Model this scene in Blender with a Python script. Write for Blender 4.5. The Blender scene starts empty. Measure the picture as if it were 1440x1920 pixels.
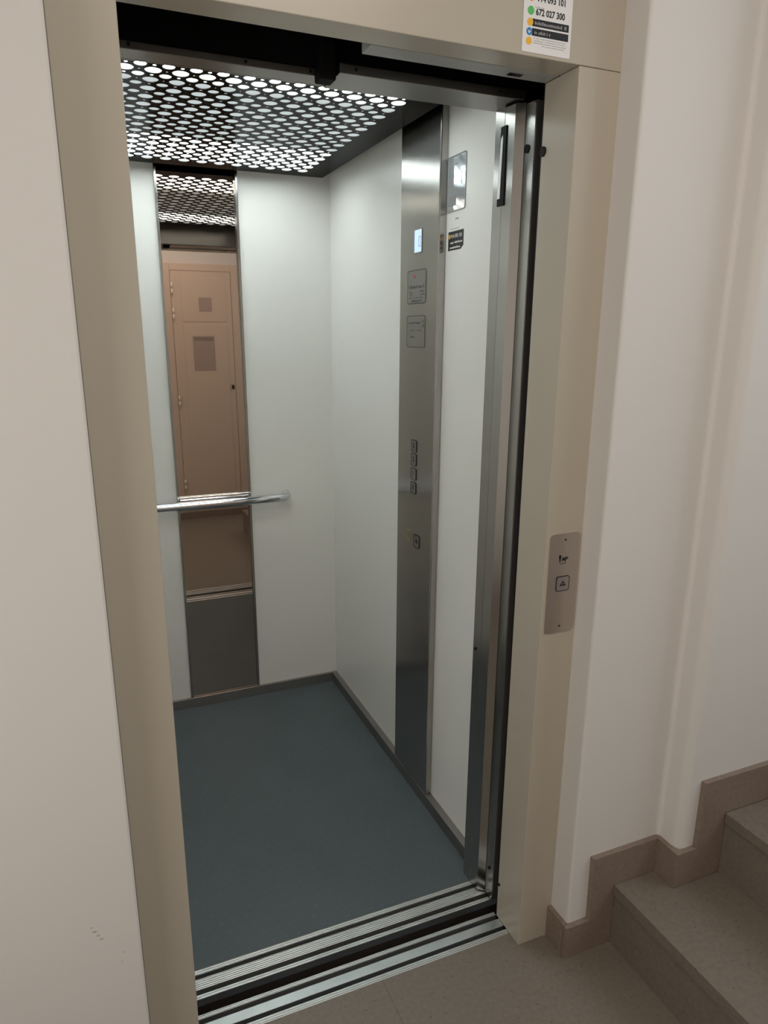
import bpy, bmesh, math, random
from mathutils import Vector, Matrix, geometry
random.seed(4)
S = bpy.context.scene
C = S.collection

# ------------------------------------------------------------------ camera
cam_d = bpy.data.cameras.new('camera'); cam = bpy.data.objects.new('camera', cam_d); C.objects.link(cam)
yaw, pit, rol, f = .3922, .2644, .0028, 1308.9
fwd = Vector((math.sin(yaw)*math.cos(pit), math.cos(yaw)*math.cos(pit), -math.sin(pit)))
rt = Vector((math.cos(yaw), -math.sin(yaw), 0)); up = rt.cross(fwd)
rt, up = math.cos(rol)*rt + math.sin(rol)*up, -math.sin(rol)*rt + math.cos(rol)*up
M = Matrix((rt, up, -fwd)).transposed().to_4x4(); M.translation = Vector((-.9012, -1.2003, 1.527))
cam.matrix_world = M
cam_d.sensor_fit = 'HORIZONTAL'; cam_d.sensor_width = 36; cam_d.lens = f/1440*36
cam_d.shift_x = .01254; cam_d.shift_y = .01196; cam_d.clip_start = .02
S.camera = cam
# ------------------------------------------------------------------ world, lights, exposure
W = bpy.data.worlds.new('world'); S.world = W; W.use_nodes = True
W.node_tree.nodes['Background'].inputs[0].default_value = (.6, .65, .7, 1)
W.node_tree.nodes['Background'].inputs[1].default_value = .05
vs = S.view_settings; vs.view_transform = 'Standard'; vs.look = 'None'; vs.exposure = 0; vs.gamma = 1
vs.use_curve_mapping = False

def area(name, loc, rot, sx, sy, power, col):
    d = bpy.data.lights.new(name, 'AREA'); d.shape = 'RECTANGLE'; d.size = sx; d.size_y = sy
    d.energy = power; d.color = col
    o = bpy.data.objects.new(name, d); C.objects.link(o); o.location = loc; o.rotation_euler = rot
    return o
LANDING_LAMP = 10.0
STAIR_LIGHT = 17.5
SIDE_FILL = 8.5
CABIN_SHEET, CABIN_TUBE = .64, 11.0
area('landing_lamp_light', (-.3, -1.2, 2.58), (0, 0, 0), .8, .8, LANDING_LAMP, (1, .895, .815))
area('landing_side_fill', (-1.86, -.95, 1.25), (0, math.radians(-90), 0), 1.5, 1.1, SIDE_FILL, (1, .955, .90))  # added fill to even out the landing; no window stands there
area('stairwell_daylight', (1.75, -1.15, 2.35), (math.radians(10), math.radians(60), 0), 1.3, 1.3, STAIR_LIGHT, (.83, .93, 1))

# ------------------------------------------------------------------ materials
def lin(c):
    return tuple(((v/255)/12.92 if v/255 <= .04045 else ((v/255+.055)/1.055)**2.4) for v in c)
class NT:
    def __init__(s, name):
        s.m = bpy.data.materials.new(name); s.m.use_nodes = True; s.t = s.m.node_tree
        s.b = s.t.nodes['Principled BSDF']
    def n(s, typ, **kw):
        nd = s.t.nodes.new(typ)
        for k, v in kw.items():
            if k.startswith('i_'):
                nd.inputs[k[2:].replace('_', ' ')].default_value = v
            else: setattr(nd, k, v)
        return nd
    def l(s, a, b): s.t.links.new(a, b)
    def math(s, op, a, b=None, clamp=False):
        nd = s.t.nodes.new('ShaderNodeMath'); nd.operation = op; nd.use_clamp = clamp
        for i, v in enumerate((a, b)):
            if v is None: continue
            if hasattr(v, 'links'): s.l(v, nd.inputs[i])
            else: nd.inputs[i].default_value = v
        return nd.outputs[0]
def mat(name, col, rough=.5, metal=0, noise=None, bump=None, spec=None, emis=None, aniso=None, coat=None, tint=None):
    """noise=(scale, amount) colour variation; bump=(scale, strength, distance)"""
    k = NT(name); b = k.b
    b.inputs['Base Color'].default_value = (*col, 1); b.inputs['Roughness'].default_value = rough
    b.inputs['Metallic'].default_value = metal
    if spec is not None: b.inputs['Specular IOR Level'].default_value = spec
    if coat is not None: b.inputs['Coat Weight'].default_value = coat
    if tint is not None: b.inputs['Specular Tint'].default_value = (*tint, 1)
    tc = k.n('ShaderNodeTexCoord')
    if noise:
        nz = k.n('ShaderNodeTexNoise', i_Scale=noise[0], i_Detail=4.0); k.l(tc.outputs['Object'], nz.inputs['Vector'])
        mx = k.n('ShaderNodeMix', data_type='RGBA'); k.l(nz.outputs[0], mx.inputs[0])
        mx.inputs[6].default_value = (*[c*(1-noise[1]) for c in col], 1)
        mx.inputs[7].default_value = (*[min(1, c*(1+noise[1])) for c in col], 1)
        k.l(mx.outputs[2], b.inputs['Base Color'])
    if bump:
        nz = k.n('ShaderNodeTexNoise', i_Scale=bump[0], i_Detail=3.0); k.l(tc.outputs['Object'], nz.inputs['Vector'])
        bp = k.n('ShaderNodeBump', i_Strength=bump[1], i_Distance=bump[2]); k.l(nz.outputs[0], bp.inputs['Height'])
        k.l(bp.outputs[0], b.inputs['Normal'])
    if emis:
        b.inputs['Emission Color'].default_value = (*emis[:3], 1); b.inputs['Emission Strength'].default_value = emis[3]
    if aniso is not None:
        b.inputs['Anisotropic'].default_value = aniso
        tg = k.n('ShaderNodeTangent', direction_type='RADIAL', axis='Z'); k.l(tg.outputs[0], b.inputs['Tangent'])
    return k.m
def brushed(name, col, rough, along='Z', amount=.12, aniso=.6):
    k = NT(name); b = k.b; b.inputs['Metallic'].default_value = 1
    tc = k.n('ShaderNodeTexCoord'); mp = k.n('ShaderNodeMapping'); k.l(tc.outputs['Object'], mp.inputs[0])
    sc = {'X': (3, 400, 400), 'Y': (400, 3, 400), 'Z': (400, 400, 3)}[along]
    mp.inputs['Scale'].default_value = sc
    nz = k.n('ShaderNodeTexNoise', i_Scale=1.0, i_Detail=2.0); k.l(mp.outputs[0], nz.inputs['Vector'])
    mx = k.n('ShaderNodeMix', data_type='RGBA'); k.l(nz.outputs[0], mx.inputs[0])
    mx.inputs[6].default_value = (*[c*(1-amount) for c in col], 1); mx.inputs[7].default_value = (*[min(1, c*(1+amount)) for c in col], 1)
    k.l(mx.outputs[2], b.inputs['Base Color'])
    b.inputs['Roughness'].default_value = rough
    if aniso:
        b.inputs['Anisotropic'].default_value = aniso
        ge = k.n('ShaderNodeNewGeometry'); cr = k.n('ShaderNodeVectorMath', operation='CROSS_PRODUCT')
        cr.inputs[0].default_value = (0, 0, 1); k.l(ge.outputs['True Normal'], cr.inputs[1]); k.l(cr.outputs[0], b.inputs['Tangent'])
    return k.m
def stone(name, base, seam_x=None):
    k = NT(name); b = k.b; tc = k.n('ShaderNodeTexCoord')
    geo = k.n('ShaderNodeNewGeometry')
    n1 = k.n('ShaderNodeTexNoise', i_Scale=90.0, i_Detail=6.0); k.l(geo.outputs['Position'], n1.inputs['Vector'])
    n2 = k.n('ShaderNodeTexVoronoi', i_Scale=110.0); k.l(geo.outputs['Position'], n2.inputs['Vector'])
    n3 = k.n('ShaderNodeTexVoronoi', i_Scale=42.0); k.l(geo.outputs['Position'], n3.inputs['Vector'])
    r1 = k.n('ShaderNodeValToRGB'); k.l(n1.outputs[0], r1.inputs[0])
    r1.color_ramp.elements[0].position = .35; r1.color_ramp.elements[1].position = .68
    r1.color_ramp.elements[0].color = (*[c*.92 for c in base], 1); r1.color_ramp.elements[1].color = (*[c*1.08 for c in base], 1)
    sp = k.math('LESS_THAN', n2.outputs['Distance'], .13)
    mx = k.n('ShaderNodeMix', data_type='RGBA'); k.l(k.math('MULTIPLY', sp, .3), mx.inputs[0]); k.l(r1.outputs[0], mx.inputs[6])
    mx.inputs[7].default_value = (*[c*1.5 for c in base], 1)
    sp2 = k.math('LESS_THAN', n3.outputs['Distance'], .10)
    m2 = k.n('ShaderNodeMix', data_type='RGBA'); k.l(k.math('MULTIPLY', sp2, .6), m2.inputs[0]); k.l(mx.outputs[2], m2.inputs[6])
    m2.inputs[7].default_value = (*[c*.4 for c in base], 1)
    out = m2.outputs[2]
    if seam_x is not None:
        sx = k.n('ShaderNodeSeparateXYZ'); k.l(geo.outputs['Position'], sx.inputs[0])
        u = k.math('ABSOLUTE', k.math('SUBTRACT', k.math('FLOORED_MODULO', k.math('SUBTRACT', sx.outputs[0], seam_x-.3), .6), .3))
        v = k.math('ABSOLUTE', k.math('SUBTRACT', k.math('FLOORED_MODULO', k.math('SUBTRACT', sx.outputs[1], -.45-.3), .6), .3))
        s = k.math('LESS_THAN', k.math('MINIMUM', u, v), .0012)
        m3 = k.n('ShaderNodeMix', data_type='RGBA'); k.l(k.math('MULTIPLY', s, .6), m3.inputs[0]); k.l(out, m3.inputs[6])
        m3.inputs[7].default_value = (*[c*.5 for c in base], 1); out = m3.outputs[2]
    k.l(out, b.inputs['Base Color']); b.inputs['Roughness'].default_value = .42
    return k.m

PAINT = lin((219, 215, 210))
m_wall = mat('white wall paint', PAINT, .75, bump=(60, .12, .002), noise=(2.2, .02))
m_ceil = mat('white ceiling paint', lin((225, 222, 216)), .85, bump=(60, .1, .002))
def scuffed_wall():
    k = NT('white wall paint with scuffs'); b = k.b
    geo = k.n('ShaderNodeNewGeometry'); sx = k.n('ShaderNodeSeparateXYZ'); k.l(geo.outputs['Position'], sx.inputs[0])
    nz = k.n('ShaderNodeTexNoise', i_Scale=90.0, i_Detail=3.0); k.l(geo.outputs['Position'], nz.inputs['Vector'])
    acc = None
    for (cx, cz, rx, rz, a) in SCUFFS:
        u = k.math('DIVIDE', k.math('SUBTRACT', sx.outputs[0], cx), rx)
        v = k.math('DIVIDE', k.math('SUBTRACT', sx.outputs[2], cz), rz)
        d = k.math('ADD', k.math('MULTIPLY', u, u), k.math('MULTIPLY', v, v))
        d = k.math('ADD', d, k.math('MULTIPLY', nz.outputs[0], .8))
        g = k.math('MULTIPLY', k.math('SUBTRACT', 1.5, d, clamp=True), a)
        acc = g if acc is None else k.math('MAXIMUM', acc, g)
    mx = k.n('ShaderNodeMix', data_type='RGBA'); k.l(acc, mx.inputs[0])
    mx.inputs[6].default_value = (*PAINT, 1); mx.inputs[7].default_value = (*lin((110, 90, 78)), 1)
    k.l(mx.outputs[2], b.inputs['Base Color']); b.inputs['Roughness'].default_value = .75
    n2 = k.n('ShaderNodeTexNoise', i_Scale=60.0); k.l(geo.outputs['Position'], n2.inputs['Vector'])
    bp = k.n('ShaderNodeBump', i_Strength=.12, i_Distance=.002); k.l(n2.outputs[0], bp.inputs['Height']); k.l(bp.outputs[0], b.inputs['Normal'])
    return k.m
SCUFFS = [(-.979, .493, .0025, .002, .5), (-.975, .483, .0055, .002, .6), (-.970, .473, .004, .002, .5), (-.965, .463, .004, .0018, .6), (-.930, .42, .004, .0025, .25), (-.935, .40, .003, .004, .18)]
m_wall_l = scuffed_wall()
m_frame = mat('beige lacquered steel', lin((186, 177, 161)), .27, noise=(1.5, .015), bump=(140, .04, .0006), spec=.5)
m_jambin = m_frame
m_stone = stone('terrazzo floor tile', lin((121, 112, 101)), seam_x=-.363)
m_step = stone('terrazzo stair stone', lin((121, 112, 101)))
m_skirt = stone('terrazzo skirting', lin((134, 118, 106)))
m_panel = mat('white laminate', lin((244, 242, 237)), .33, bump=(250, .03, .0004), noise=(1.3, .01))
m_steel = brushed('brushed stainless steel', (.45, .435, .415), .23, amount=.03, aniso=.75)
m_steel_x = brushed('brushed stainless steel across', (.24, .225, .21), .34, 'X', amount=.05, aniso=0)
m_chrome = mat('polished chrome', (.72, .74, .77), .08, 1, noise=(5, .02))
m_darksteel = mat('polished dark steel', (.085, .083, .083), .13, 1, noise=(4, .03), tint=(.42, .42, .42))
m_mirror = mat('bronze tinted mirror', (.56, .475, .41), .015, 1, noise=(1, .005))
m_black = mat('matt black paint', (.006, .006, .006), .7, noise=(20, .2), spec=.1)
m_rubber = mat('black rubber', (.01, .01, .01), .6, noise=(30, .1), spec=.15)
m_shaft = mat('dark shaft brown steel', (.045, .034, .028), .5, .3, noise=(12, .3))
m_shaftwall = mat('shaft concrete', (.03, .029, .027), .9, noise=(6, .2))
m_print = mat('engraved black', (.012, .012, .012), .5, noise=(50, .05))
m_greyprint = mat('grey print', (.28, .28, .28), .6, noise=(50, .05))
m_engrave = mat('engraved grey', (.07, .07, .065), .5, noise=(50, .05))
m_faint = mat('faint grey print', (.46, .46, .47), .6, noise=(50, .05))
m_redprint = mat('red print', lin((190, 70, 50)), .5, noise=(50, .05))
m_yellow = mat('yellow print', lin((240, 185, 50)), .45, noise=(50, .03))
m_green = mat('green print', lin((90, 190, 100)), .45, noise=(50, .03))
m_blue = mat('blue print', lin((30, 130, 190)), .45, noise=(50, .03))
m_whiteprint = mat('white sticker vinyl', lin((236, 234, 234)), .35, noise=(8, .01))
m_blackvinyl = mat('black sticker vinyl', (.012, .012, .014), .3, noise=(8, .05))
m_plate = mat('satin steel call plate', (.52, .45, .40), .38, .85, noise=(30, .03))
m_bell = mat('worn yellow print', lin((150, 140, 95)), .5, noise=(90, .2))
m_door = mat('cream painted metal', lin((214, 196, 180)), .55, noise=(1.5, .02))
m_hinge = mat('cream hinge', lin((245, 236, 222)), .3, noise=(10, .02))
m_paper = mat('paper notice', lin((176, 158, 150)), .7, noise=(20, .05))
m_lcd = mat('lit display', (.1, .15, .2), .3, emis=(.62, .82, 1, .95), noise=(5, .02))
m_steelmark = mat('engraved plate steel', (.34, .335, .32), .36, 1, noise=(60, .04))
m_glossframe = mat('shiny clear sleeve', (.75, .79, .82), .07, .6, noise=(5, .01))
m_lens = mat('sensor lens strip', (.75, .74, .76), .35, .5, noise=(40, .2))
def ribbed(name, col, rough):
    k = NT(name); b = k.b; b.inputs['Metallic'].default_value = 1; b.inputs['Roughness'].default_value = rough
    geo = k.n('ShaderNodeNewGeometry'); mp = k.n('ShaderNodeMapping'); k.l(geo.outputs['Position'], mp.inputs[0])
    mp.inputs['Scale'].default_value = (2, 1, 1)
    wv = k.n('ShaderNodeTexWave', wave_type='BANDS', bands_direction='Y', i_Scale=55.0); k.l(geo.outputs['Position'], wv.inputs['Vector'])
    nz = k.n('ShaderNodeTexNoise', i_Scale=9.0, i_Detail=4.0); k.l(geo.outputs['Position'], nz.inputs['Vector'])
    mx = k.n('ShaderNodeMix', data_type='RGBA'); k.l(nz.outputs[0], mx.inputs[0])
    mx.inputs[6].default_value = (*[c*.8 for c in col], 1); mx.inputs[7].default_value = (*[min(1, c*1.15) for c in col], 1)
    k.l(mx.outputs[2], b.inputs['Base Color'])
    bp = k.n('ShaderNodeBump', i_Strength=.5, i_Distance=.0012); k.l(wv.outputs[1], bp.inputs['Height']); k.l(bp.outputs[0], b.inputs['Normal'])
    return k.m
m_alu = ribbed('ribbed aluminium', (.66, .68, .68), .42)
m_alu2 = mat('flat aluminium', (.58, .62, .63), .4, 1, noise=(14, .15))
def rubber_floor():
    k = NT('blue grey studded rubber'); b = k.b
    geo = k.n('ShaderNodeNewGeometry'); s = k.n('ShaderNodeSeparateXYZ'); k.l(geo.outputs['Position'], s.inputs[0])
    P = .034
    u = k.math('DIVIDE', s.outputs[0], P); v = k.math('DIVIDE', s.outputs[1], P)
    row = k.math('FLOORED_MODULO', k.math('FLOOR', v), 2)
    uf = k.math('ABSOLUTE', k.math('SUBTRACT', k.math('FRACT', k.math('ADD', u, k.math('MULTIPLY', row, .5))), .5))
    vf = k.math('ABSOLUTE', k.math('SUBTRACT', k.math('FRACT', v), .5))
    dash = k.math('MULTIPLY', k.math('LESS_THAN', uf, .16), k.math('LESS_THAN', vf, .055))
    nz = k.n('ShaderNodeTexNoise', i_Scale=5.0, i_Detail=5.0); k.l(geo.outputs['Position'], nz.inputs['Vector'])
    n2 = k.n('ShaderNodeTexVoronoi', i_Scale=9.0); k.l(geo.outputs['Position'], n2.inputs['Vector'])
    base = lin((85, 95, 99))
    mx = k.n('ShaderNodeMix', data_type='RGBA'); k.l(nz.outputs[0], mx.inputs[0])
    mx.inputs[6].default_value = (*[c*.85 for c in base], 1); mx.inputs[7].default_value = (*[c*1.15 for c in base], 1)
    m2 = k.n('ShaderNodeMix', data_type='RGBA'); k.l(k.math('MULTIPLY', dash, .22), m2.inputs[0]); k.l(mx.outputs[2], m2.inputs[6])
    m2.inputs[7].default_value = (*[min(1, c*1.9) for c in base], 1)
    m3 = k.n('ShaderNodeMix', data_type='RGBA'); k.l(k.math('MULTIPLY', k.math('LESS_THAN', n2.outputs['Distance'], .022), .7), m3.inputs[0]); k.l(m2.outputs[2], m3.inputs[6])
    m3.inputs[7].default_value = (.02, .02, .02, 1)
    k.l(m3.outputs[2], b.inputs['Base Color']); b.inputs['Roughness'].default_value = .5
    bp = k.n('ShaderNodeBump', i_Strength=.4, i_Distance=.001); k.l(dash, bp.inputs['Height']); k.l(bp.outputs[0], b.inputs['Normal'])
    return k.m
m_rubberfloor = rubber_floor()
TUBE1, TUBE2 = .54, 1.30
def diffuser_mat():
    k = NT('lit light box sheet'); t = k.t; t.nodes.remove(k.b)
    em = k.n('ShaderNodeEmission'); em.inputs[0].default_value = (.90, 1, .99, 1)
    geo = k.n('ShaderNodeNewGeometry'); s = k.n('ShaderNodeSeparateXYZ'); k.l(geo.outputs['Position'], s.inputs[0])
    tot = None
    for c, hw in ((TUBE1, .075), (TUBE2, .115)):
        d = k.math('ABSOLUTE', k.math('SUBTRACT', s.outputs[1], c))
        g = k.math('MULTIPLY', k.math('SUBTRACT', hw+.045, d), 1/.06, clamp=True)
        tot = g if tot is None else k.math('ADD', tot, g)
    st = k.math('MULTIPLY_ADD', tot, CABIN_TUBE); st.node.inputs[2].default_value = CABIN_SHEET
    k.l(st, em.inputs[1]); k.l(em.outputs[0], t.nodes['Material Output'].inputs[0])
    return k.m
m_diffuser = diffuser_mat()

# ------------------------------------------------------------------ builders
def bx(bm, x0, x1, y0, y1, z0, z1, mi=0, bevel=0):
    vs_ = [bm.verts.new((x, y, z)) for z in (z0, z1) for y in (y0, y1) for x in (x0, x1)]
    fs = [(0, 2, 3, 1), (4, 5, 7, 6), (0, 1, 5, 4), (2, 6, 7, 3), (0, 4, 6, 2), (1, 3, 7, 5)]
    faces = [bm.faces.new([vs_[i] for i in q]) for q in fs]
    for f_ in faces: f_.material_index = mi
    if bevel:
        es = list({e for f_ in faces for e in f_.edges})
        r = bmesh.ops.bevel(bm, geom=es, offset=bevel, segments=2, affect='EDGES', profile=.5, clamp_overlap=True)
        for f_ in r['faces']: f_.material_index = mi
def B(*boxes, bevel=0):
    bm = bmesh.new()
    for b in boxes:
        mi = b[6] if len(b) > 6 else 0
        bx(bm, *b[:6], mi=mi, bevel=bevel)
    return bm
ORG = {}
def obj(name, bm, mats, parent=None, smooth=False, **props):
    me = bpy.data.meshes.new(name); bmesh.ops.recalc_face_normals(bm, faces=bm.faces)
    vs_ = [v.co.copy() for v in bm.verts]
    lo = Vector([min(v[i] for v in vs_) for i in range(3)]); hi = Vector([max(v[i] for v in vs_) for i in range(3)])
    org = Vector(((lo.x+hi.x)/2, (lo.y+hi.y)/2, lo.z))
    bmesh.ops.translate(bm, verts=bm.verts, vec=-org); bm.to_mesh(me); bm.free()
    for m in (mats if isinstance(mats, (list, tuple)) else [mats]): me.materials.append(m)
    if smooth:
        for p in me.polygons: p.use_smooth = True
    o = bpy.data.objects.new(name, me); C.objects.link(o)
    po = ORG[parent.name] if parent else Vector()
    if parent: o.parent = parent
    o.location = org - po; ORG[o.name] = org
    for k_, v in props.items(): o[k_] = v
    return o
def thing(name, loc, label, cat, group=None):
    o = bpy.data.objects.new(name, None); C.objects.link(o); o.location = loc; ORG[o.name] = Vector(loc)
    o.empty_display_size = .05; o['label'] = label; o['category'] = cat
    if group: o['group'] = group
    return o
def tag(o, label, cat, group=None):
    o['label'] = label; o['category'] = cat
    if group: o['group'] = group
    return o
def struct(name, bm, m, **kw):
    return obj(name, bm, m, kind='structure', **kw)
def rrect(w, h, r, seg=5):
    pts = []
    for cx, cy, a0 in ((w/2-r, h/2-r, 0), (-w/2+r, h/2-r, 90), (-w/2+r, -h/2+r, 180), (w/2-r, -h/2+r, 270)):
        for i in range(seg+1):
            a = math.radians(a0+90*i/seg); pts.append((cx+r*math.cos(a), cy+r*math.sin(a)))
    return pts
def circ(r, n=20): return [(r*math.cos(2*math.pi*i/n), r*math.sin(2*math.pi*i/n)) for i in range(n)]
# planes: (origin, u direction, v direction, outward normal)
def plane(o, u, n): return Vector(o), Vector(u), Vector((0, 0, 1)), Vector(n)
def prism(bm, pl, pts, d0, d1, c=(0, 0), mi=0):
    o, u, v, n = pl
    a = [bm.verts.new(o+u*(x+c[0])+v*(y+c[1])+n*d0) for x, y in pts]
    b = [bm.verts.new(o+u*(x+c[0])+v*(y+c[1])+n*d1) for x, y in pts]
    fs = [bm.faces.new(b), bm.faces.new(a[::-1])]
    k = len(pts)
    for i in range(k): fs.append(bm.faces.new((a[i], a[(i+1) % k], b[(i+1) % k], b[i])))
    for f_ in fs: f_.material_index = mi
def ring(bm, pl, outer, inner, d0, d1, c=(0, 0), mi=0):
    o, u, v, n = pl; k = len(outer)
    P = lambda p, d: bm.verts.new(o+u*(p[0]+c[0])+v*(p[1]+c[1])+n*d)
    A = [P(p, d1) for p in outer]; Bv = [P(p, d1) for p in inner]; Cc = [P(p, d0) for p in outer]; Dd = [P(p, d0) for p in inner]
    for i in range(k):
        j = (i+1) % k
        for q in ((A[i], A[j], Bv[j], Bv[i]), (A[i], A[j], Cc[j], Cc[i]), (Bv[i], Bv[j], Dd[j], Dd[i])):
            bm.faces.new(q).material_index = mi
def text(bm, pl, s, size, c, d=.0002, mi=0, align='LEFT', shear=0, bold=0, sx=1):
    cu = bpy.data.curves.new('t', 'FONT'); cu.body = s; cu.size = size; cu.align_x = align; cu.shear = shear; cu.offset = bold
    cu.resolution_u = 3
    to = bpy.data.objects.new('t', cu); C.objects.link(to)
    me = bpy.data.meshes.new_from_object(to.evaluated_get(bpy.context.evaluated_depsgraph_get()))
    o, u, v, n = pl; base = [bm.verts.new(o+u*(p.co.x*sx+c[0])+v*(p.co.y+c[1])+n*d) for p in me.vertices]
    for p in me.polygons:
        try: bm.faces.new([base[i] for i in p.vertices]).material_index = mi
        except ValueError: pass
    bpy.data.objects.remove(to); bpy.data.curves.remove(cu); bpy.data.meshes.remove(me)
def scribble(bm, pl, c, w, h, d=.0002, mi=0, dense=.8):
    """a line of writing too small to read: short upright strokes of uneven size"""
    x = 0
    while x < w:
        s = h*random.uniform(.25, .6)
        if random.random() < dense:
            hh = h*random.uniform(.55, 1)
            prism(bm, pl, [(0, 0), (s, 0), (s, hh), (0, hh)], 0, d, (c[0]+x, c[1]), mi)
        x += s*1.35
def tube(bm, pts, r, seg=16, mi=0, caps=True):
    rings = []
    for i, p in enumerate(pts):
        p = Vector(p); a = Vector(pts[max(i-1, 0)]); b = Vector(pts[min(i+1, len(pts)-1)]); t = (b-a).normalized()
        s = t.cross(Vector((0, 0, 1))); s = s.normalized() if s.length > .01 else Vector((1, 0, 0)); w = s.cross(t)
        rings.append([bm.verts.new(p+r*(math.cos(2*math.pi*k/seg)*s+math.sin(2*math.pi*k/seg)*w)) for k in range(seg)])
    for a, b in zip(rings, rings[1:]):
        for k in range(seg): bm.faces.new((a[k], a[(k+1) % seg], b[(k+1) % seg], b[k])).material_index = mi
    if caps: bm.faces.new(rings[0]); bm.faces.new(rings[-1][::-1])

# ================================================================== landing shell
YW = -.066                                 # front plane of the plastered wall around the lift frame
RX0, RX1 = -1.9, 2.7; RY = -1.92; SY = -1.3; RZ = 2.66
struct('floor_landing', B((RX0, .226, RY, .041, -.12, 0), (.226, RX1, RY, SY-.002, -.12, 0)), m_stone)
struct('ceiling_landing', B((RX0, RX1, RY-.1, .12, RZ, RZ+.1)), m_ceil)
struct('wall_landing_left', B((RX0, -.899, YW, .10, 0, RZ), bevel=.004), m_wall_l)
struct('wall_landing_over_lift', B((-.899, .095, YW, .10, 2.35, RZ)), m_wall)
# wall to the stair side: one outline in plan, rounded outer corners
def wall_right():
    bm = bmesh.new()
    def arc(cx, cy, r, a0, a1, n=7): return [(cx+r*math.cos(math.radians(a0+(a1-a0)*i/n)), cy+r*math.sin(math.radians(a0+(a1-a0)*i/n))) for i in range(n+1)]
    pts = [(.095, .10)] + arc(.095+.006, YW+.006, .006, 180, 270, 3)
    pts += arc(.352, YW-.012, .012, 90, 0, 4)       # soft inner corner
    pts += arc(.364+.022, -.132+.022, .022, 180, 270, 7)
    pts += [(RX1, -.132), (RX1, .10)]
    lo = [bm.verts.new((x, y, 0)) for x, y in pts]; hi = [bm.verts.new((x, y, RZ)) for x, y in pts]
    k = len(pts)
    for i in range(k): bm.faces.new((lo[i], lo[(i+1) % k], hi[(i+1) % k], hi[i]))
    bm.faces.new(hi); bm.faces.new(lo[::-1])
    return bm
struct('wall_stair_side', wall_right(), m_wall)
struct('wall_landing_end', B((RX0-.1, RX0, RY-.1, .12, 0, RZ)), m_wall)
struct('wall_stair_end', B((RX1, RX1+.1, RY-.1, .12, 0, RZ)), m_wall)
struct('wall_landing_back', B((RX0, RX1, RY-.1, RY, -.12, RZ)), m_wall)
# stone skirting
struct('baseboard_landing_back', B((RX0, RX1, RY, RY+.012, 0, .06)), m_skirt)
struct('baseboard_landing_left', B((RX0, -.893, YW-.013, YW, 0, .09), bevel=.002), m_skirt)
def stair_skirting():
    bm = bmesh.new()
    def poly(pts, y0, y1):
        a = [bm.verts.new((x, y0, z)) for x, z in pts]; b = [bm.verts.new((x, y1, z)) for x, z in pts]; k = len(pts)
        bm.faces.new(a); bm.faces.new(b[::-1])
        for i in range(k): bm.faces.new((a[i], a[(i+1) % k], b[(i+1) % k], b[i]))
    poly([(.083, 0), (.34, 0), (.3505, .17), (.3505, .278), (.149, .278), (.152, .094), (.083, .094)], YW-.014, YW)
    bx(bm, .083, .096, YW-.001, .0, 0, .094)                                   # return in the reveal
    bx(bm, .3505, .3655, -.1315, YW, .17, .278)                                   # short return round the corner
    tr, rs = .271, .18
    bx(bm, .3505, .413, -.146, -.1315, .17, .278)
    for i in range(1, 7):
        bx(bm, .413+tr*(i-1), .413+tr*i, -.146, -.1315, rs*i-.01, .285+rs*i)
    return bm
struct('baseboard_stairs', stair_skirting(), m_skirt)
# stairs
stairs = thing('staircase', (.232, -.8, 0), 'brown speckled stone stairs climbing away beside the lift opening', 'stairs')
for i in range(6):
    x0 = .226+.2735*i; z1 = .18*(i+1); xe = RX1-.003
    zl = 0 if i == 0 else z1-.18
    bm = bmesh.new()
    if i == 0: bx(bm, x0, .35, SY, -.081, 0, z1-.03); bx(bm, .35, xe, SY, -.147, 0, z1-.03)
    else: bx(bm, x0, xe, SY, -.147, zl, z1-.03)
    obj('riser', bm, m_step, stairs)
    bm = bmesh.new()
    if i == 0: bx(bm, x0-.005, .35, SY, -.081, z1-.03, z1); bx(bm, .35, x0+.30, SY, -.147, z1-.03, z1)
    else: bx(bm, x0-.005, x0+.30 if i < 5 else xe, SY, -.147, z1-.03, z1, bevel=.002)
    obj('tread', bm, m_step, stairs)

# ================================================================== lift shaft around the cabin (dark)
struct('wall_shaft_right', B((.62, .66, .10, 1.75, -.6, 2.6)), m_shaftwall)
struct('wall_shaft_left', B((-1.5, -1.46, .10, 1.75, -.6, 2.6)), m_shaftwall)
struct('wall_shaft_back', B((-1.5, .66, 1.75, 1.79, -.6, 2.6)), m_shaftwall)
struct('floor_shaft', B((-1.5, .66, .0, 1.79, -.64, -.6)), m_shaftwall)
struct('ceiling_shaft', B((-1.5, .66, .10, 1.79, 2.6, 2.64)), m_shaftwall)
struct('wall_shaft_front', B((-1.5, -.90, .10, .104, -.6, 2.6), (.095, .66, .10, .104, -.6, 2.6), (-.9, .095, .10, .104, 2.35, 2.6)), m_shaftwall)

# ================================================================== landing door frame
fr = thing('elevator_door_frame', (-.40, .05, 0), 'beige lacquered steel frame around the open lift doorway', 'door frame')
obj('jamb', B((0, .0955, 0, .105, 0, 2.0), bevel=.0015), m_frame, fr)
obj('jamb', B((-.8985, -.803, 0, .105, 0, 2.0), bevel=.0015), m_frame, fr)
obj('lintel', B((-.8985, .0955, 0, .061, 2.0008, 2.35), bevel=.0015), m_frame, fr)
obj('guide_cover', B((-.388, .0, .062, .105, 2.0, 2.03), bevel=.001), mat('grey painted cover', lin((168, 170, 166)), .4, noise=(3, .02)), fr, label='pale grey cover strip under the lintel')
bm = bmesh.new(); prism(bm, plane((0, .098, 1.877), (0, -1, 0), (-1, 0, 0)), circ(.0095), 0, .003); obj('buffer', bm, m_rubber, fr, label='black rubber door buffer')
bm = bmesh.new(); prism(bm, plane((0, .099, .105), (0, -1, 0), (-1, 0, 0)), circ(.004), 0, .002); obj('screw', bm, m_rubber, fr)
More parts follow.
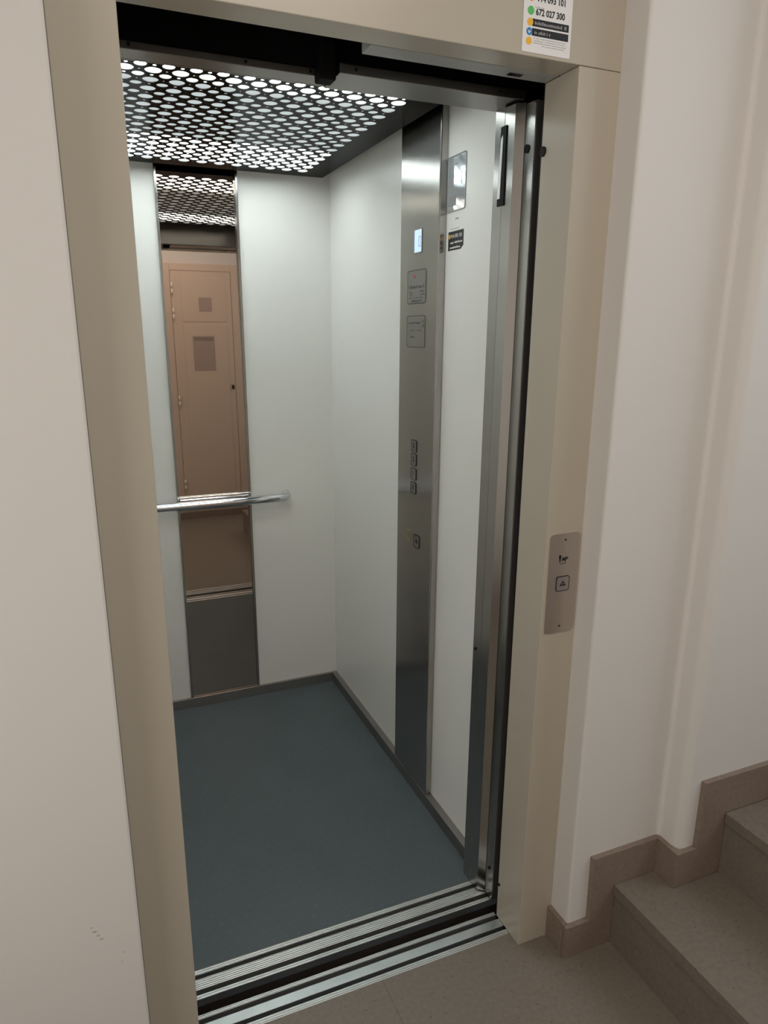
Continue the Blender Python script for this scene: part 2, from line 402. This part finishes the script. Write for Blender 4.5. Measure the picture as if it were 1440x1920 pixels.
bm = bmesh.new(); bx(bm, -.098, -.068, .080, .092, 1.9985, 2.001, bevel=.0006); obj('catch', bm, m_darksteel, fr, label='small dark oval key catch')

# call button plate
pl = plane((.0495, -.0002, .985), (1, 0, 0), (0, -1, 0))
cp = thing('call_plate', (.0495, 0, .868), 'tall rounded metal call plate with one arrow button on the beige door frame', 'call button')
bm = bmesh.new(); prism(bm, pl, rrect(.079, .234, .010), 0, .0022); obj('plate', bm, m_plate, cp)
bt = bmesh.new(); ring(bt, pl, rrect(.0355, .0355, .0055), rrect(.0325, .0325, .0045), .002, .0036, (0, 0.001), 0)
prism(bt, pl, rrect(.0322, .0322, .0045), .002, .0034, (0, 0.001), 1)
button = obj('call_button', bt, [m_print, mat('button steel', (.42, .38, .37), .4, .8, noise=(40, .03))], cp)
bm = bmesh.new(); ring(bm, pl, [(-.0085, -.006), (.0085, -.006), (0, .0065)], [(-.0035, -.0028), (.0035, -.0028), (0, .0022)], .0034, .0037, (0, .002))
obj('arrow', bm, m_print, button, label='black triangular up arrow')
bm = bmesh.new()
prism(bm, pl, circ(.0035, 12), .0022, .0025, (-.0115, .0655)); prism(bm, pl, [(-.0028, -.001), (.0028, 0), (.0012, -.013), (-.001, -.013)], .0022, .0025, (-.0115, .0645))
text(bm, pl, 'MP', .012, (-.0075, .0545), .0026, shear=.3, bold=.0004)
scribble(bm, pl, (-.010, .0475), .012, .0025, .0026)
prism(bm, pl, [(0, 0), (.0012, 0), (.0022, .006), (.001, .006)], .0022, .0025, (.0025, .049))
obj('emblem', bm, m_print, cp, label='small black maker emblem')
for z in (.103, -.101):
    bm = bmesh.new(); prism(bm, pl, circ(.0024, 12), .0022, .0028, (0, z)); obj('screw', bm, m_darksteel, cp)

# notice sticker above the doorway
pl = plane((-.0755, -.0004, 2.07), (1, 0, 0), (0, -1, 0))
st = thing('phone_sticker', (-.0755, 0, 2.0065), 'white contact sticker with phone numbers and coloured dots on the beige lintel', 'sticker')
bm = bmesh.new(); prism(bm, pl, rrect(.1025, .127, .002), 0, .0004); obj('backing', bm, m_whiteprint, st)
def zz(z): return z-2.07
bm = bmesh.new()
text(bm, pl, '914 093 101', .014, (-.0245, zz(2.0862)), .0006, bold=.00045, sx=.87)
text(bm, pl, '672 027 300', .014, (-.0260, zz(2.0652)), .0006, bold=.00045, sx=.87)
obj('phone_numbers', bm, m_print, st, label='two printed telephone numbers')
for (x, z, m, nm) in ((-.0365, 2.0905, m_yellow, 'yellow'), (-.0362, 2.0705, m_green, 'green'), (-.0366, 2.0530, m_yellow, 'yellow'), (-.0375, 2.0385, m_blue, 'blue'), (-.0375, 2.0240, m_yellow, 'yellow')):
    bm = bmesh.new(); prism(bm, pl, circ(.0061 if nm != 'green' else .0067, 20), 0, .0008, (x, zz(z)))
    dot = obj('icon_dot', bm, m, st, label=nm+' round icon')
    if nm == 'blue':
        bm = bmesh.new(); prism(bm, pl, [(-.003, .002), (0, 0), (.003, .003), (.0015, -.002), (-.0015, -.003), (-.002, -.001)], .0008, .001, (x, zz(z)))
        obj('bird_mark', bm, m_whiteprint, dot, label='white bird mark')
for x1, z, w in ((.0455, 2.0530, .066), (.0455, 2.0385, .044)):
    bm = bmesh.new(); prism(bm, pl, [(-.032, -.0058), (x1, -.0058), (x1, .0058), (-.032, .0058)], 0, .0006, (0, zz(z)))
    bar = obj('text_bar', bm, m_blackvinyl, st, label='black bar with small white writing')
    bm = bmesh.new(); scribble(bm, pl, (-.027, zz(z)-.0028), w if w > .05 else .032, .0055, .0009, dense=.95); obj('small_writing', bm, m_greyprint, bar)
bm = bmesh.new()
for i in range(4): scribble(bm, pl, (-.028 if i < 3 else -.010, zz(2.0285-.0035*i)), .070 if i < 3 else .05, .0016, .0006, dense=.9)
obj('small_writing', bm, m_faint, st)
bm = bmesh.new(); scribble(bm, pl, (-.0275, zz(2.0760)), .018, .0018, .0006); obj('small_writing', bm, m_faint, st)

# ================================================================== sills
XS0, XS1 = -.803, -.0005
def sill(name, label, strips, grooves, y0, y1, depth, zt=0):
    t = thing(name, ((XS0+XS1)/2, (y0+y1)/2, -depth), label, 'door sill')
    for (a, b, m) in strips:
        obj('tread_strip', B((XS0, XS1, a, b, -.022, zt), bevel=.0008), m, t)
    obj('sill_body', B((XS0, XS1, y0+.001, y1-.001, -depth, -.018)), m_shaft, t, label='dark grooved body under the strips')
    return t
sill('landing_door_sill', 'aluminium sill strips flush with the stone landing floor', [(.041, .056, m_alu), (.0672, .0922, m_alu2), (.1052, .1165, m_alu)], 0, .041, .1165, .06, .001)
XS1 = .04
cs = sill('cabin_door_sill', 'ribbed aluminium sill with two dark grooves at the edge of the blue floor', [(.158, .170, m_alu), (.1835, .213, m_alu), (.2255, .2405, m_alu)], 0, .158, .2405, .05)
obj('apron', B((XS0, XS1, .1625, .166, -.35, -.02)), m_shaft, cs, label='brown steel apron below the sill')
for x in (-.10, -.77):
    obj('guide_bracket', B((x, x+.05, .135, .163, -.075, -.045), bevel=.003), m_shaft, cs)

# ================================================================== cabin shell
XR, XL, YB, YF, ZP = .044, -.951, 1.536, .276, 2.08
struct('floor_cabin', B((XL, XR, .241, YB, -.05, 0)), m_rubberfloor)
struct('wall_cabin_back', B((XL-.02, -.6015, YB, YB+.02, -.03, 2.19), (-.3105, XR+.02, YB, YB+.02, -.03, 2.19)), m_panel)
struct('wall_cabin_right', B((XR, XR+.02, YF, YB, -.03, 2.19)), m_panel)
struct('wall_cabin_left', B((XL-.02, XL, YF, YB, -.03, 2.19)), m_panel)
struct('wall_cabin_front', B((XL-.02, -.803, .236, .275, -.03, 2.19)), m_steel)
struct('ceiling_cabin', B((XL-.02, XR+.02, .30, YB+.02, 2.19, 2.21)), mat('cabin roof grey', (.12, .12, .12), .6, noise=(5, .05)))
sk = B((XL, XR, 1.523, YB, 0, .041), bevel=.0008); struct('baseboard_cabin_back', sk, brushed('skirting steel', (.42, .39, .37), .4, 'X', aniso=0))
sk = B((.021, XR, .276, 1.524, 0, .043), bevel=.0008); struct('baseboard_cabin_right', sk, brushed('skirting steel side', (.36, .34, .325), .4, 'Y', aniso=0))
struct('baseboard_cabin_left', B((XL, XL+.023, .276, 1.530, 0, .046)), m_steel)
# perforated ceiling with light sheet
cl = thing('cabin_ceiling_light', (-.4535, .87, ZP), 'dark steel lift ceiling punched with round holes glowing white', 'ceiling light')
px0, px1, py0, py1 = -.906, -.001, .375, 1.493
circles = []
PX, PY = .0589, .0636
for r in range(-2, 14):
    y = .587+PY*r
    for c in range(13):
        x = -.100-PX*c
        circles.append((x, y, .0182, 20))
        if c < 12:
            if r > -2: circles.append((x-PX/2, y-PY/2, .0136, 16))
            circles.append((x-PX/2, y, .0027, 6))
        if r > -2: circles.append((x, y-PY/2, .0048, 8))
pts = [Vector(p) for p in ((px0, py0), (px1, py0), (px1, py1), (px0, py1))]
edges = [(0, 1), (1, 2), (2, 3), (3, 0)]
holes = []
for (cx, cy, r, n) in circles:
    s = len(pts)
    for i in range(n): pts.append(Vector((cx+r*math.cos(2*math.pi*i/n+.05), cy+r*math.sin(2*math.pi*i/n+.05))))
    edges += [(s+i, s+(i+1) % n) for i in range(n)]
    holes.append((cx, cy, r))
V_, E_, F_, *_r = geometry.delaunay_2d_cdt(pts, edges, [], 1, 1e-6)
import collections
grid = collections.defaultdict(list)
for h in holes: grid[(int(h[0]//.05), int(h[1]//.05))].append(h)
bm = bmesh.new()
bv = [bm.verts.new((v.x, v.y, ZP)) for v in V_]
for f_ in F_:
    c = sum((V_[i] for i in f_), Vector((0, 0)))/len(f_)
    gx, gy = int(c.x//.05), int(c.y//.05); inside = False
    for a in (-1, 0, 1):
        for b in (-1, 0, 1):
            for h in grid.get((gx+a, gy+b), ()):
                if (c.x-h[0])**2+(c.y-h[1])**2 < (h[2]*.985)**2 and all((V_[i].x-h[0])**2+(V_[i].y-h[1])**2 < (h[2]*1.02)**2 for i in f_): inside = True
    if not inside: bm.faces.new([bv[i] for i in f_])
for v in [v for v in bm.verts if not v.link_faces]: bm.verts.remove(v)
perf = obj('perforated_panel', bm, m_darksteel, cl)
sm = perf.modifiers.new('thickness', 'SOLIDIFY'); sm.thickness = .0016; sm.offset = 0
obj('panel_rim', B((px0-.002, px0, py0, py1, ZP, 2.12), (px1, px1+.002, py0, py1, ZP, 2.12), (px0, px1, py1, py1+.002, ZP, 2.12), (px0, px1, py0-.002, py0, ZP, 2.12)), m_darksteel, cl)
obj('light_sheet', B((px0+.001, px1-.001, py0+.001, py1-.001, ZP+.008, ZP+.011)), m_diffuser, cl, label='glowing white sheet above the holes')
obj('light_box', B((px0, px1, py0, py1, ZP+.03, 2.12)), m_darksteel, cl)

# mirror strip
mi = thing('mirror_strip', (-.453, 1.55, .046), 'tall narrow bronze tinted mirror between two steel trims on the cabin back wall', 'mirror')
def tilted(z0, z1, th=.012, ym=1.538):
    bm = bmesh.new(); bx(bm, -.5985, -.3125, ym, ym+.004, z0, z1)
    zc = 1.5 if z0 > .5 else .46
    for v in bm.verts: v.co.y += (v.co.z-zc)*math.tan(th)
    return bm
obj('mirror_glass', tilted(.895, 2.135), m_mirror, mi, label='upper mirror glass')
obj('mirror_glass', tilted(.043, .878), m_mirror, mi, label='lower mirror glass')
obj('mirror_backing', B((-.601, -.311, 1.553, 1.558, .0, 2.135)), m_black, mi)
for x in (-.6012, -.3195):
    obj('side_trim', B((x, x+.0085, 1.5255, 1.5525, .042, 2.14), bevel=.0015), m_steel, mi)
obj('joint_trim', B((-.5925, -.320, 1.524, 1.5525, .878, .897), bevel=.004), m_chrome, mi, label='bright chrome joint strip')

# handrail
hr = thing('handrail', (-.45, 1.5, .87), 'chrome tube handrail crossing the mirror on the cabin back wall', 'handrail')
yr, zr = 1.478, .881
BR = .045
def bend(sx, xc):
    out = []
    for i in range(8):
        a = math.radians(90*i/7)
        out.append((xc+sx*BR*math.sin(a), yr+BR*(1-math.cos(a)), zr))
    return out
pts_ = [(-.70, yr, zr)] + [(-.2+.0, yr, zr)]
right = bend(1, -.210); left = bend(-1, -.70)
bm = bmesh.new(); tube(bm, left[::-1][0:1]+left[::-1][1:]+right, .0165, 20)
obj('rail', bm, m_chrome, hr, smooth=True)
m_railend = mat('satin rail end', (.62, .60, .58), .35, .9, noise=(20, .03))
for x in (-.165, -.745):
    bm = bmesh.new(); tube(bm, [(x, yr+.0445, zr), (x, YB, zr)], .0168, 20); obj('rail_end', bm, m_railend, hr, smooth=True, label='satin rail end meeting the wall')

# control column
cc = thing('control_column', (.035, .71, .046), 'full height brushed steel control column with floor buttons and small lit display', 'control panel')
CF = .0215
obj('column_body', B((CF, XR-.0003, .585, .833, .043, 2.15), bevel=.0035), m_steel, cc)
pc = plane((CF, .71, 0), (0, -1, 0), (-1, 0, 0))      # u runs towards the door
def cu(y): return .71-y
bm = bmesh.new(); ring(bm, pc, rrect(.052, .066, .003), rrect(.046, .060, .002), 0, .0012, (cu(.711), 1.777)); prism(bm, pc, rrect(.046, .060, .002), 0, .0006, (cu(.711), 1.777), 1)
dsp = obj('display', bm, [m_steelmark, m_lcd], cc, label='pale blue lit floor display')
bm = bmesh.new(); ring(bm, pc, rrect(.013, .028, .001), rrect(.010, .025, .0008), .0006, .0009, (cu(.700), 1.775)); obj('floor_digit', bm, m_greyprint, dsp)
for (z0, z1, nm) in ((1.607, 1.700, 'load'), (1.484, 1.574, 'info')):
    cz = (z0+z1)/2; w = .122; h = z1-z0
    bm = bmesh.new(); prism(bm, pc, rrect(w, h, .008), 0, .0008, (cu(.716), cz))
    pt = obj('engraved_plate', bm, m_steelmark, cc)
    bm = bmesh.new(); ring(bm, pc, rrect(w, h, .008), rrect(w-.0035, h-.0035, .0065), .0004, .0010, (cu(.716), cz)); obj('plate_edge', bm, m_print, pt)
    bm = bmesh.new(); D1 = .0010
    if nm == 'load':
        scribble(bm, pc, (cu(.768), cz-.004), .10, .010, D1); scribble(bm, pc, (cu(.760), cz-.017), .022, .005, D1); scribble(bm, pc, (cu(.760), cz-.024), .018, .004, D1)
        scribble(bm, pc, (cu(.692), cz-.015), .028, .005, D1); scribble(bm, pc, (cu(.692), cz-.023), .028, .004, D1)
        scribble(bm, pc, (cu(.762), cz-.031), .088, .003, D1); scribble(bm, pc, (cu(.748), cz-.041), .062, .006, D1)
    else:
        scribble(bm, pc, (cu(.768), cz+.022), .082, .006, D1); scribble(bm, pc, (cu(.755), cz+.002), .078, .0025, D1); scribble(bm, pc, (cu(.752), cz-.018), .028, .006, D1)
        scribble(bm, pc, (cu(.675), cz+.012), .012, .010, D1); scribble(bm, pc, (cu(.672), cz+.026), .006, .008, D1)
    obj('engraving', bm, m_engrave, pt)
    if nm == 'load':
        bm = bmesh.new(); prism(bm, pc, [(-.008, .006), (.003, .004), (.007, -.006), (-.003, -.002)], .0008, .0011, (cu(.727), cz+.028)); obj('red_emblem', bm, m_redprint, pt, label='small red emblem')
for d, z in (('3', 1.191), ('2', 1.149), ('1', 1.104), ('0', 1.061)):
    bm = bmesh.new(); prism(bm, pc, rrect(.034, .036, .005), 0, .0015, (cu(.713), z), 1); ring(bm, pc, rrect(.036, .038, .006), rrect(.033, .035, .005), 0, .0022, (cu(.713), z))
    b_ = obj('floor_button', bm, [m_print, m_steelmark], cc)
    bm = bmesh.new(); text(bm, pc, d, .021, (cu(.713)-.0065, z-.005), .0018, bold=.001); prism(bm, pc, circ(.0013, 8), .0015, .002, (cu(.713), z-.012)); prism(bm, pc, circ(.0013, 8), .0015, .002, (cu(.713)-.004, z-.012)); obj('floor_number', bm, m_print, b_)
bm = bmesh.new(); prism(bm, pc, rrect(.034, .036, .005), 0, .0012, (cu(.745), .900), 1); ring(bm, pc, rrect(.035, .038, .006), rrect(.030, .033, .005), 0, .0016, (cu(.745), .900))
b_ = obj('alarm_button', bm, [m_bell, m_steelmark], cc, label='worn yellow alarm button')
bm = bmesh.new(); prism(bm, pc, [(-.006, -.006), (.006, -.006), (.004, .002), (0, .007), (-.004, .002)], .0012, .0016, (cu(.745), .900)); obj('bell_mark', bm, m_bell, b_)
bm = bmesh.new(); prism(bm, pc, rrect(.036, .038, .005), 0, .0015, (cu(.683), .895), 1); ring(bm, pc, rrect(.038, .042, .006), rrect(.034, .037, .005), 0, .0022, (cu(.683), .895))
b_ = obj('door_button', bm, [m_print, m_steelmark], cc, label='door button with black mark')
bm = bmesh.new(); prism(bm, pc, [(-.008, 0), (0, .009), (.008, 0), (0, -.009)], .0015, .002, (cu(.683), .895)); obj('door_mark', bm, m_print, b_)

# notices on the cabin wall
pw = plane((XR, .53, 0), (0, -1, 0), (-1, 0, 0))
def cw(y): return .53-y
t = thing('notice_sleeve', (XR, .535, 1.834), 'shiny clear notice sleeve high on the white cabin wall', 'notice')
bm = bmesh.new(); prism(bm, pw, rrect(.096, .131, .006), 0, .0012, (cw(.535), 1.899)); sl = obj('sleeve', bm, m_glossframe, t)
bm = bmesh.new(); ring(bm, pw, rrect(.099, .134, .007), rrect(.094, .129, .006), 0, .002, (cw(.535), 1.899)); obj('sleeve_edge', bm, mat('grey plastic edge', (.3, .32, .33), .3, noise=(9, .03)), t)
bm = bmesh.new(); prism(bm, pw, [(-.019, -.011), (.019, -.011), (.019, .011), (-.019, .011)], .0012, .0016, (cw(.554), 1.8575)); obj('grey_stamp', bm, m_greyprint, t, label='small dark grey stamp')
bm = bmesh.new(); scribble(bm, pw, (cw(.545), 1.943), .014, .004, .0016, dense=1); obj('small_writing', bm, m_greyprint, t)
bm = bmesh.new(); prism(bm, pw, [(0, 0), (.0015, 0), (.0015, .028), (0, .028)], .0012, .0016, (cw(.509), 1.895)); obj('ruled_line', bm, m_greyprint, t)
bm = bmesh.new(); scribble(bm, pw, (cw(.537), 1.812), .016, .004, .0003, dense=1)
tag(obj('grey_mark', bm, m_greyprint), 'tiny grey mark on the white wall between the clear sleeve and black sticker', 'mark')
t = thing('service_sticker', (XR, .53, 1.737), 'black service sticker with yellow dot and phone number on the white cabin wall', 'sticker')
w, h = .082, .047
bm = bmesh.new(); prism(bm, pw, [(-w/2, -h/2), (w/2-.014, -h/2), (w/2, -h/2+.009), (w/2, h/2), (-w/2, h/2)], 0, .0004, (cw(.531), 1.7605)); obj('backing', bm, m_blackvinyl, t)
bm = bmesh.new(); text(bm, pw, '914 093 101', .0125, (cw(.531)-.026, 1.7675), .0006, sx=.95, bold=.0003)
scribble(bm, pw, (cw(.562), 1.7535), .020, .005, .0006); scribble(bm, pw, (cw(.537), 1.7540), .040, .005, .0006, dense=.95); scribble(bm, pw, (cw(.562), 1.7415), .054, .005, .0006, dense=1)
obj('lettering', bm, m_whiteprint, t, label='white phone number and small writing')
bm = bmesh.new(); prism(bm, pw, circ(.0058, 18), 0, .0007, (cw(.565), 1.7720)); obj('yellow_dot', bm, m_yellow, t)
bm = bmesh.new(); scribble(bm, pw, (cw(.560), 1.789), .045, .0022, .0003, dense=1)
tag(obj('faint_writing', bm, m_faint), 'thin line of faint grey writing just over the black service sticker', 'writing')

# ================================================================== cabin entrance: post, leaves, header
ep = thing('entrance_post', (.02, .255, 0), 'brushed steel post at the cabin entrance with a tall black sensor strip', 'door post')
obj('post_body', B((-.006, .0435, .237, .2745, -.02, 1.998), bevel=.0006), m_steel, ep)
pp = plane((-.006, .239, 0), (0, -1, 0), (-1, 0, 0))
bm = bmesh.new(); prism(bm, pp, [(-.013, 1.797), (.0125, 1.797), (.0125, 1.955), (-.009, 1.955)], 0, .0022); ss = obj('sensor_strip', bm, m_rubber, ep, label='tall black sensor strip')
bm = bmesh.new(); prism(bm, pp, [(-.0115, 1.812), (-.0015, 1.812), (.0025, 1.93), (.0005, 1.938), (-.006, 1.93)], .0022, .0032); obj('sensor_lens', bm, m_lens, ss, label='glossy lens')
bm = bmesh.new(); prism(bm, plane((-.006, .262, .720), (0, -1, 0), (-1, 0, 0)), circ(.0042, 12), 0, .002); obj('screw', bm, m_rubber, ep)
t = thing('cabin_door_leaf', (.2, .22, 0), 'open steel cabin door leaf, the inner one beside the entrance post', 'door leaf', None)
bm = bmesh.new(); poly_ = [(-.0055, .2362), (-.0040, .2000), (.0140, .1890), (.030, .1890), (.030, .2000), (.42, .2000), (.42, .2362)]
lo_ = [bm.verts.new((x, y, .004)) for x, y in poly_]; hi_ = [bm.verts.new((x, y, 1.99)) for x, y in poly_]
bm.faces.new(lo_[::-1]); bm.faces.new(hi_)
for i in range(7): bm.faces.new((lo_[i], lo_[(i+1) % 7], hi_[(i+1) % 7], hi_[i]))
obj('leaf_panel', bm, m_steel, t)
obj('guide_shoe', B((.1, .16, .214, .224, -.012, .004)), m_rubber, t)
t = thing('cabin_door_leaf', (.2, .175, 0), 'open steel cabin door leaf nearer the landing with a round black buffer', 'door leaf', None)
obj('leaf_panel', B((.0145, .44, .1525, .188, .004, 1.988), bevel=.0015), m_steel, t)
obj('edge_shade', B((.0165, .44, .151, .1525, .006, 1.986)), mat('dark grey edge shade', (.075, .068, .064), .5, noise=(4, .04)), t, label='dark grey strip painted as shade on the leaf edge')  # grey strip paints the shade on the steel leaf's front face
for z, r in ((1.900, .0085), (.095, .004)):
    bm = bmesh.new(); prism(bm, plane((.0145, .177 if z > 1 else .172, z), (0, -1, 0), (-1, 0, 0)), circ(r, 18), 0, .0025); obj('buffer', bm, m_rubber, t)
obj('guide_shoe', B((.12, .18, .171, .181, -.012, .004)), m_rubber, t)
t = thing('landing_door_leaf', (.25, .13, 0), 'black edge of the landing door leaf slid away behind the jamb', 'door leaf')
obj('leaf_panel', B((.030, .45, .116, .146, .006, 2.03), bevel=.001), m_shaft, t)
obj('edge_seal', B((.0072, .030, .114, .119, .006, 2.03), bevel=.0005), m_rubber, t)

hd = thing('cabin_door_header', (-.4, .25, 1.995), 'steel cabin door header in two steps under a black block painted as the dark shaft', 'door header')
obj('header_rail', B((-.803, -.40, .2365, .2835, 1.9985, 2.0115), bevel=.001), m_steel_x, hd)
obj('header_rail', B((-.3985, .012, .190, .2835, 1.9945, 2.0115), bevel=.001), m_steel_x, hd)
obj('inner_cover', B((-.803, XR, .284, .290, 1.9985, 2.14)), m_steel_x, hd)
obj('shaft_dark_block', B((-.95, .3, .243, .2835, 2.0125, 2.45)), m_black, hd, label='black block painted as the dark shaft above the rails')  # black box stands in for the dark shaft cavity above the rails
obj('lock_bracket', B((-.432, -.400, .205, .242, 1.986, 2.05), bevel=.003), m_black, hd, label='black bracket between the two rails')
for x, y, z in ((-.769, .2365, 2.0065), (-.565, .2365, 2.0055), (-.441, .2365, 2.0055), (-.366, .190, 2.0035), (-.05, .190, 2.0035)):
    bm = bmesh.new(); prism(bm, plane((x, y, z), (1, 0, 0), (0, -1, 0)), circ(.0032, 12), 0, .0015); obj('screw', bm, m_rubber, hd)

# ================================================================== behind the camera: meter cupboard door seen in the mirror
pb = plane((.045, RY, 0), (-1, 0, 0), (0, 1, 0))
md = thing('meter_cupboard', (.1, RY, .1), 'cream metal meter cupboard door reflected in the bronze cabin mirror', 'cupboard')
obj('cupboard_frame', B((-.20, -.152, RY, RY+.012, .08, 2.15), (.344, .40, RY, RY+.012, .08, 2.15), (-.152, .344, RY, RY+.012, 2.095, 2.15), (-.152, .344, RY, RY+.012, .08, .12), bevel=.002), m_door, md)
dr = obj('cupboard_door', B((-.149, .3405, RY, RY+.016, .123, 2.0915), (-.07, .292, RY+.016, RY+.019, 1.69, 2.04), (-.07, .292, RY+.016, RY+.019, .20, 1.665), bevel=.002), m_door, md)
for z in (1.951, 1.75, 1.038, .315):
    bm = bmesh.new(); tube(bm, [(-.143, RY+.026, z-.045), (-.143, RY+.026, z-.003)], .007, 10); tube(bm, [(-.143, RY+.026, z+.003), (-.143, RY+.026, z+.045)], .007, 10); obj('hinge', bm, m_hinge, md, smooth=True)
bm = bmesh.new(); prism(bm, pb, rrect(.018, .036, .006), .016, .026, (.045-.318, 1.147)); obj('lock', bm, m_rubber, md, label='small black lock')
bm = bmesh.new(); prism(bm, pb, rrect(.105, .112, .001), .0195, .0205, (.045-.121, 1.829))
tag(obj('warning_sticker', bm, m_paper), 'small square faded sticker on the cupboard door seen in the mirror', 'sticker')
bm = bmesh.new(); prism(bm, pb, rrect(.18, .286, .001), .0195, .0205, (.045-.09, 1.432), 0)
prism(bm, pb, rrect(.165, .03, .001), .0205, .0208, (.045-.09, 1.55), 1)
pn = tag(obj('paper_notice', bm, [m_paper, mat('faded print', lin((150, 134, 126)), .7, noise=(20, .05))]), 'tall faded paper notice on the cupboard door seen in the mirror', 'notice')

# ceiling lamp of the landing
t = thing('landing_ceiling_lamp', (-.3, -1.2, 2.6), 'flat round white ceiling lamp above the landing', 'lamp')
bm = bmesh.new(); tube(bm, [(-.3, -1.2, 2.63), (-.3, -1.2, 2.66)], .17, 32); obj('lamp_base', bm, m_ceil, t)
bm = bmesh.new(); tube(bm, [(-.3, -1.2, 2.605), (-.3, -1.2, 2.63)], .155, 32); obj('lamp_shade', bm, mat('lit opal shade', (.8, .8, .8), .4, emis=(1, .9, .8, 2.0), noise=(5, .02)), t)
